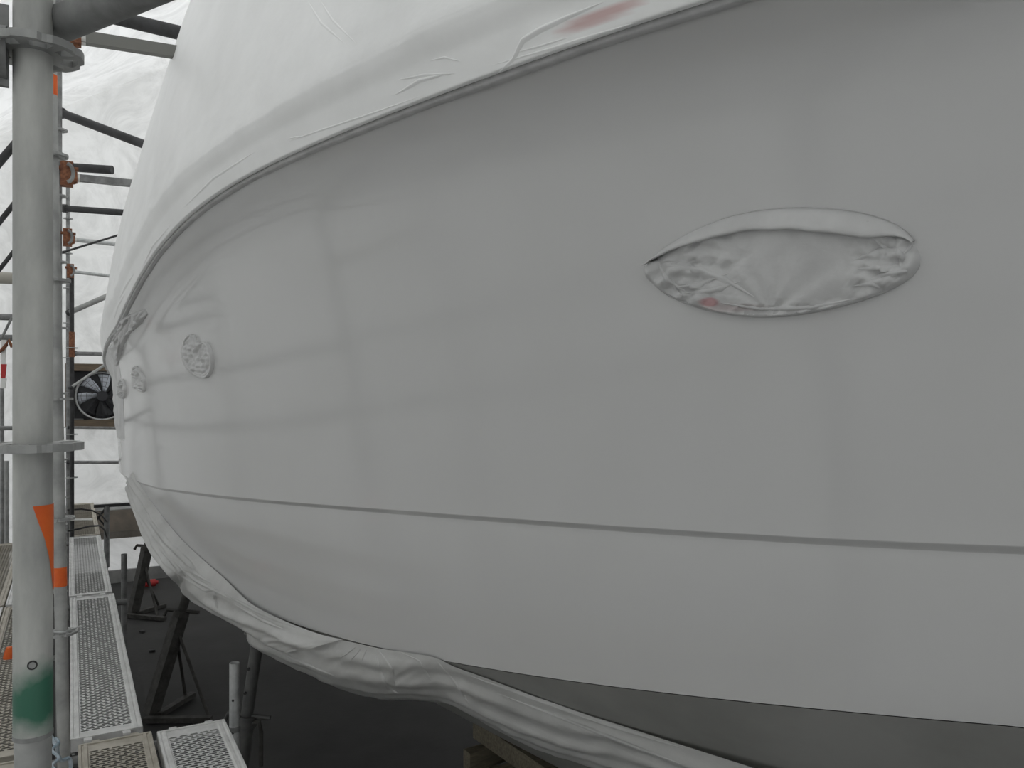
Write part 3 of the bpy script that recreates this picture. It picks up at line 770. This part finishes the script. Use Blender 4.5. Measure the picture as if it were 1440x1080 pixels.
# clamps on the second post
for py, d, lab, s in ((44, 3.6, 'rust-brown wooden packing jammed behind the nearest top disc', .05),):
    o = MB(); c = P(99, py, 3.42)
    for k in range(3): o.box(c+RT*(.02*k-.03)+UP*(.008*k), (.022, .05, .085))
    tag(o.build('packing', mat('orange_brown_wood', (.42, .18, .08), .8, 0, (.2, .08, .04), 30, stretch=(10, 10, 1)), None), lab, 'packing')
for py, lab in ((245, 'brown rusty coupler beside the second post, upper'), (334, 'rusty coupler beside the second post, middle'), (381, 'orange-brown coupler beside the second post, lower')):
    c = P({245: 94, 334: 95, 381: 99}[py], py, {245: 6.08, 334: 6.08, 381: 9.25}[py]); k = {245: 1.4, 334: 1.0, 381: 1.2}[py]
    e_ = empty('coupler', c); tag(e_, lab, 'coupler')
    MB().box((0, 0, 0), (.06*k, .06*k, .13*k)).build('body', RUST, e_)
    MB().tube((-.045*k, -.01, .03*k), (.055*k, -.01, .03*k), .012*k, 10).build('bolt', RUST, e_, True)
    MB().path([(.03*k*math.cos(a), -.035*k, .05*k*math.sin(a)) for a in np.linspace(-1.5, 1.5, 8)], .01*k, 8).build('swing_bolt', GALVD, e_, True)
# ------------------------------------------------------------------ steel decks
DW = .32; DL = 3.03
DZ = E-1.69
def deck_meshes():
    plate = MB(); hw = .118; pitch = .045; slot = .0088; y = .09
    xs_e = [-hw+.0, hw]
    def quad(x0, x1, y0, y1): plate.add([(x0, y0, 0), (x1, y0, 0), (x1, y1, 0), (x0, y1, 0)], [(0, 1, 2, 3)])
    quad(-hw, hw, 0, y); row = 0
    while y < DL-.09:
        # slots: staggered, about 45 mm wide
        st = 0 if row % 2 == 0 else .5; pw = 2*hw/5; cuts = []
        for k in range(-1, 6):
            a = -hw + (k+st)*pw + .004; b = a + pw-.010
            a = max(a, -hw+.004); b = min(b, hw-.004)
            if b-a > .01: cuts.append((a, b))
        x = -hw
        for a, b in cuts:
            quad(x, a, y, y+slot); x = b
        quad(x, hw, y, y+slot)
        quad(-hw, hw, y+slot, y+pitch/2); y += pitch/2; row += 1
        # raised lips along the slot edge
        for a, b in cuts:
            plate.add([(a, y-pitch/2+slot, 0), (b, y-pitch/2+slot, 0), (b-.006, y-pitch/2+slot-.002, .004), (a+.006, y-pitch/2+slot-.002, .004)], [(0, 1, 2, 3)])
    quad(-hw, hw, y, DL)
    # sides of the shallow pan
    rail = MB(); x0 = hw; prof = [(0, 0), (.004, .006), (.016, .006), (.020, 0.001), (.026, .001), (.030, .008), (.040, .008), (.042, .004), (.042, -.06), (.034, -.072), (.024, -.072)]
    vs = [(x0+a, yy, b) for yy in (0, DL) for a, b in prof]; n = len(prof)
    rail.add(vs, [(i, i+1, n+i+1, n+i) for i in range(n-1)])
    cap = MB().box((0, .006, -.028), (.316, .004, .064)).box((0, .004, .004), (.30, .012, .006))
    hook = MB().box((0, -.014, -.006), (.036, .04, .016)).box((0, -.034, -.026), (.036, .006, .05))
    return plate, rail, cap, hook
_pl, _ra, _ca, _ho = deck_meshes()
def make_deck(m, name='steel_deck_board'):
    e_ = empty(name)
    _pl.build('perforated_plate', m, e_)
    r_ = _ra.build('side_rail', m, e_)
    r2 = MB(); r2.add([(-v.x, v.y, v.z) for v in _ra.v], [f[::-1] for f in _ra.f]).build('side_rail', m, e_)
    for s in (0, 1):
        c = _ca.build('end_cap', m, e_)
        if s: c.rotation_euler.z = math.pi; c.location = (0, DL, 0)
        for x in (-.085, .085):
            h = _ho.build('hook', m, e_); h.location = (x, DL if s else 0, 0)
            if s: h.rotation_euler.z = math.pi
    return e_
base_deck = make_deck(DECK); dirty_deck = make_deck(DECKB); used = {0: 0, 1: 0}
def deck(x, y, z, label, dirty=0, rz=0, group=None):
    src = dirty_deck if dirty else base_deck
    o = src if not used[dirty] else copy_tree(src); used[dirty] = 1
    o.location = (x, y, z); o.rotation_euler.z = rz; tag(o, label, 'scaffold board', group); return o
JY = 4.40
deck(.160, JY+.03, DZ, 'long perforated steel board leading away, ahead of the two nearest boards')
deck(.150, JY+3.13, DZ, 'perforated steel board beyond the first junction, second along the walkway')
deck(.150, JY+6.23, DZ, 'dusty steel board farthest along the walkway under black cables', 1)
deck(.192, JY-.055-DL, DZ, 'dusty perforated board at the bottom edge, beside the second post', 1)
deck(.535, JY-.075-DL, DZ, 'perforated board at the bottom edge nearest the boat')
for i, x in enumerate((-.29, -.62, -.95)):
    for j in range(3):
        deck(x, JY-.1-DL+j*(DL+.08), DZ-.004*j, '%s board left of the posts, %s' % (['inner', 'middle', 'outer'][i], ['nearest the viewer', 'second along', 'third along'][j]), 1 if (i+j) % 3 == 0 or j == 1 and i == 0 else 0)
# end platform across
o = deck(-.2, 13.55, DZ-.02, 'end platform board crossing in front of the far wall', 0, -math.pi/2)
g = P(13, 886, 5.1); o = MB().path([(0, 0, 0), (0, 0, .03), (0, 0, .07)], .03, 16, [.035, .03, .018]).build('orange_cap', ORANGE, None, True); o.location = (g.x, g.y, DZ-.005); tag(o, 'small orange plastic cap lying on the board left of the nearest post', 'cap')
# bearers under the boards
for i, (y, x1) in enumerate(((JY-.04, .72), (JY+3.06, .42), (JY+6.2, .30))):
    ledger('deck_bearer', (-1.1, y, DZ-.045-.03), (x1, y, DZ-.045-.03), R, GALVD, 'tube carrying the deck boards at the %s junction' % ['nearest', 'second', 'farthest'][i], 'scaffold tube', heads=False)
# short posts at the deck corners
c = P(329.5, 932, 4.25); standard(c.x, c.y, 0, c.z, [], 'short pale post end standing at the right corner of the nearest boards', GALVL, name='short_post', r=.0255, wall=.004)
o = SC.objects['short_post']
MB().tube((0, 0, c.z-.36), (0, 0, c.z-.335), .031, 20).build('collar', GALVD, o, True)
for dz in (.13, .30): MB().tube((-.012, -.029, c.z-dz-.06), (-.010, -.014, c.z-dz-.06), .006, 12).build('pin_hole', DARKT, o, True)
c = P(174.5, 779, 7.8); standard(c.x, c.y, 0, c.z, [], 'short post end beside the second junction of the walkway', GALVD, name='short_post', r=.027, wall=.004)
# T frame with knee brace by the far end
c = P(150, 712, 11.2)
tf_ = empty('support_frame', (c.x, c.y, 0)); tag(tf_, 'dark T-shaped support frame under the end platform', 'support frame')
MB().box((.12, 0, c.z+.01), (.56, .05, .04)).build('top_bar', DARKT, tf_)
MB().tube((0, 0, c.z), (0, 0, c.z-.85), .036, 16).build('upright', GALVD, tf_, True)
MB().tube((0, 0, c.z-.8), (0, 0, 0), .018, 16).build('lower_upright', GALV, tf_, True)
MB().tube((-.12, 0, c.z-.17), (0, 0, c.z-.01), .016, 10).build('knee_brace', DARKT, tf_, True)
MB().tube((-.13, 0, c.z-.12), (.0, 0, c.z-.3), .012, 10).build('knee_brace', DARKT, tf_, True)
wire('black_cable', [P(95, 717, 9.9), P(115, 716, 9.9), P(130, 718, 10), P(142, 724, 10.4), P(150, 733, 10.9)], .010, BLACK, 'black cable looping over the farthest board, upper', 'cable')
wire('black_cable', [P(95, 747, 9.0), P(110, 744, 9.1), P(126, 740, 9.3), P(140, 739, 9.8), P(147, 745, 10.3), P(150, 755, 10.9)], .011, BLACK, 'black cable looping over the farthest board, lower', 'cable')

# brown band and items on the far wall
bd = empty('brown_wall_board', (0, 15.42, 0)); tag(bd, 'weathered brown board fixed low across the far sheeting wall', 'board')
MB().box((1.35, 0, E-2.17), (3.6, .05, .48)).build('upper_panel', BAND, bd)
MB().box((1.35, -.03, E-2.47), (3.6, .05, .12)).build('lower_rail', mat('grey_brown_rail', (.19, .17, .15), .8, 0, (.13, .12, .1), 6), bd)
struct(MB().box((1.6, 15.45, .10), (6, .06, .22)).build('baseboard_far', mat('grey_kerb', (.30, .30, .29), .8, 0, (.2, .2, .2), 4), None))
# fan in its box
fc = P(142, 556, 13.62); W = 1.06
fb = empty('wall_fan', fc); tag(fb, 'round fan in a brown-framed square box on the far wall', 'fan')
for nm, c, d in (('frame_side', (-W/2+.06, 0, 0), (.12, .25, W)), ('frame_side', (W/2-.06, 0, 0), (.12, .25, W)), ('frame_top', (0, 0, W/2-.06), (W-.24, .25, .12)), ('frame_bottom', (0, 0, -W/2+.06), (W-.24, .25, .12))):
    MB().box(c, d).build(nm, BROWN, fb)
MB().box((0, .08, 0), (W-.24, .04, W-.24)).build('back_panel', FANB, fb)
RF = .40
MB().path([(RF*math.cos(a)+.02, -.06, RF*math.sin(a)-.01) for a in np.linspace(0, 2*math.pi, 49)], .018, 8).build('guard_ring', GALVL, fb, True)
bm = MB()
for k in range(24):
    a = 2*math.pi*k/24; bm.path([(.02+.08*math.cos(a), -.10, -.01+.08*math.sin(a)), (.02+.25*math.cos(a), -.12, -.01+.25*math.sin(a)), (.02+RF*math.cos(a), -.06, -.01+RF*math.sin(a))], .003, 5)
for rr in (.16, .24, .32): bm.path([(.02+rr*math.cos(a), -.115, -.01+rr*math.sin(a)) for a in np.linspace(0, 2*math.pi, 33)], .003, 5)
o = bm.build('guard_wires', DARKT, fb, True)
MB().tube((.02, -.10, -.01), (.02, .02, -.01), .085, 24).build('hub', FANB, fb, True)
for k in range(7):
    a0 = 2*math.pi*k/7+.35
    def bl(u, v, a0=a0):
        r = .07+.30*u; a = a0 + (v-.5)*(.62-.1*u)+.25*u
        return (.02+r*math.cos(a), -.01+.07*(v-.5)+.0, -.01+r*math.sin(a))
    v_, f_ = grid(8, 5, bl); mm = mesh('blade', v_, f_, FANW if k in (1, 2, 3) else FANB, fb, True); s = mm.modifiers.new('t', 'SOLIDIFY'); s.thickness = .004
MB().box((-.33, .05, -.40), (.14, .02, .02)).build('name_plate', GALVD, fb)

# lighter layers of sheeting lapped on the far wall
def lap(label, poly, d0, m=SHEETP):
    c = np.mean(poly, axis=0); n = len(poly)
    pts = smooth_poly(poly, 2); vs = [P(x, y, d0 + .06*noise.noise(Vector((x*.05, y*.05, 0)))) for x, y in pts]
    ce = P(c[0], c[1], d0-.06); k = len(vs); mid = [ce.lerp(v, .6)+FW*(-.03+.05*noise.noise(v*2)) for v in vs]
    back = [v+FW*.01 for v in vs]
    fs = [(i, (i+1) % k, k+(i+1) % k, k+i) for i in range(k)]+[(k+i, k+(i+1) % k, 2*k) for i in range(k)]+[(i, 2*k+1+i, 2*k+1+(i+1) % k, (i+1) % k) for i in range(k)]
    o = mesh('sheeting_layer', vs+mid+[ce]+back, fs, m, None, True); tag(o, label, 'plastic sheeting'); return o

# ------------------------------------------------------------------ boat jack stands
def jackstand(label, top, foot, feet, braces, r, handle=None, m=JACK, kind='box', sleeve=.55):
    e_ = empty('jack_stand', (foot.x, foot.y, 0)); tag(e_, label, 'boat stand'); L = e_.location
    t = Vector(top); f = Vector(foot); ax = (t-f)
    mid = f+ax*sleeve
    rot = ax.to_track_quat('Z', 'Y').to_matrix()
    if kind == 'box': MB().box((f+mid)/2-L, (r*2.0, r*1.7, (mid-f).length), rot).build('main_leg', m, e_)
    else: MB().tube(f-L, mid-L, r, 20).build('main_leg', m, e_, True)
    MB().tube(mid-L-ax.normalized()*.08, t-L, r*.72, 20).build('screw_tube', m, e_, True)
    MB().tube(mid-L-ax.normalized()*.03, mid-L+ax.normalized()*.03, r*1.25, 20).build('collar', m, e_, True)
    MB().tube(t-L-ax.normalized()*.02, t-L+ax.normalized()*.03, r*1.7, 20).build('pad', m, e_, True)
    hr = MB(); s = RT*(r*2.4)
    hr.path([mid-L+s*1.2+UP*.02, mid-L-s*.9+UP*.05, mid-L-s*1.1-UP*.01], r*.3, 8).build('handle', m, e_, True)
    for a, b in feet: MB().box((a+b)/2-L, ((b-a).length, .07, .05), (b-a).to_track_quat('X', 'Z').to_matrix()).build('foot', m, e_)
    for a, b in braces: MB().tube(a-L, b-L, r*.26, 10).build('brace', m, e_, True)
    return e_
H = E
def G(px, py, h=.03):
    r = ray(px, py); t = (h-E)/r.z; return Vector((0, 0, E))+r*t
fB = G(212, 1004); dB = (fB-Vector((0, 0, E))).dot(FW)
tB = P(270, 812, dB+.35)
jackstand('dark jack stand with spread feet, standing beside the long perforated board', tB, fB, [(G(203, 1012), G(297, 1011)), (G(222, 1006), G(272, 976))],
          [(fB.lerp(tB, .62), G(294, 1009)), (fB.lerp(tB, .6), G(261, 980))], .066, sleeve=.72)
fA = G(187, 862); dA = (fA-Vector((0, 0, E))).dot(FW); tA = P(213, 742, dA+.2)
jackstand('farther dark jack stand near the far wall', tA, fA, [(G(178, 865), G(232, 870)), (G(190, 863), G(232, 851))],
          [(fA.lerp(tA, .6), G(222, 868)), (fA.lerp(tA, .5), G(224, 853))], .07, sleeve=.75)
fC = P(302, 1330, 4.75); fC.z = .03; tC = P(364, 888, 5.05)
cs = jackstand('nearest steel prop with a threaded collar, behind the short pale post', tC, fC, [(fC-Vector((.3, 0, 0)), fC+Vector((.4, 0, 0)))], [(fC.lerp(tC, .5), fC+Vector((.5, .4, 0)))], .052, kind='tube', m=mat('grey_prop_steel', (.13, .13, .125), .55, .3, (.08, .08, .08), 12), sleeve=.70)
L = cs.location
for t in (.80, .88): 
    p = fC.lerp(tC, t); MB().tube(p-L-FW*.02-RT*.02, p-L-FW*.044-RT*.02, .009, 10).build('pin_hole', BLACK, cs, True)
pm = fC.lerp(tC, .70)
MB().path([pm-L+RT*.03-FW*.03, pm-L+RT*.09-FW*.03+UP*.01, pm-L+RT*.10-FW*.03-UP*.05, pm-L+RT*.10-FW*.03-UP*.26], .014, 10).build('lever', JACK, cs, True)
# red object on the ground by the farther stand
g0 = G(206, 822, .05); e_ = empty('red_can', (g0.x, g0.y, 0)); tag(e_, 'small red container lying on the floor behind the farther jack stand', 'container')
MB().tube((-.16, 0, .07), (.14, 0, .07), .06, 16).build('body', RED, e_, True); MB().tube((.14, 0, .07), (.18, 0, .07), .03, 12).build('cap', RED, e_, True)

# timber crib under the keel
c0 = P(657, 1033, 4.6); c1 = G(718, 1076, c0.z); d1 = (c1-c0).normalized(); d2 = Vector((-d1.y, d1.x, 0))
cb = empty('timber_crib', (c0.x, c0.y, 0)); tag(cb, 'stack of rough timber lengths with gaps under the sagging film', 'timber stack')
z = c0.z; k = 0; q1 = d1.to_track_quat('X', 'Z').to_matrix(); q2 = d2.to_track_quat('X', 'Z').to_matrix()
while z > .06:
    for j in range(4):
        if k % 2 == 0: MB().box(d1*.5+d2*(.10+j*.30)*1+Vector((0, 0, z)), (1.1+.05*(j % 2), .065, .105), q1).build('timber', WOOD, cb)
        else: MB().box(d1*(.08+j*.28)+d2*.5+Vector((0, 0, z)), (1.1, .075, .105), q2).build('timber', WOOD, cb)
    z -= .106; k += 1
# loose bits on the floor
for i, (px, py) in enumerate(((214, 915), (252, 985), (200, 888))):
    g = G(px, py, .015); o = MB().box((0, 0, .015), (.07, .05, .03), Matrix.Rotation(i, 3, 'Z')).build('stone_chip', DARKT, None); o.location = (g.x, g.y, 0); tag(o, 'dark chip on the floor, %s' % ['left of the nearer jack stand', 'between the feet of the nearer jack stand', 'just beyond the farther stand feet'][i], 'debris')
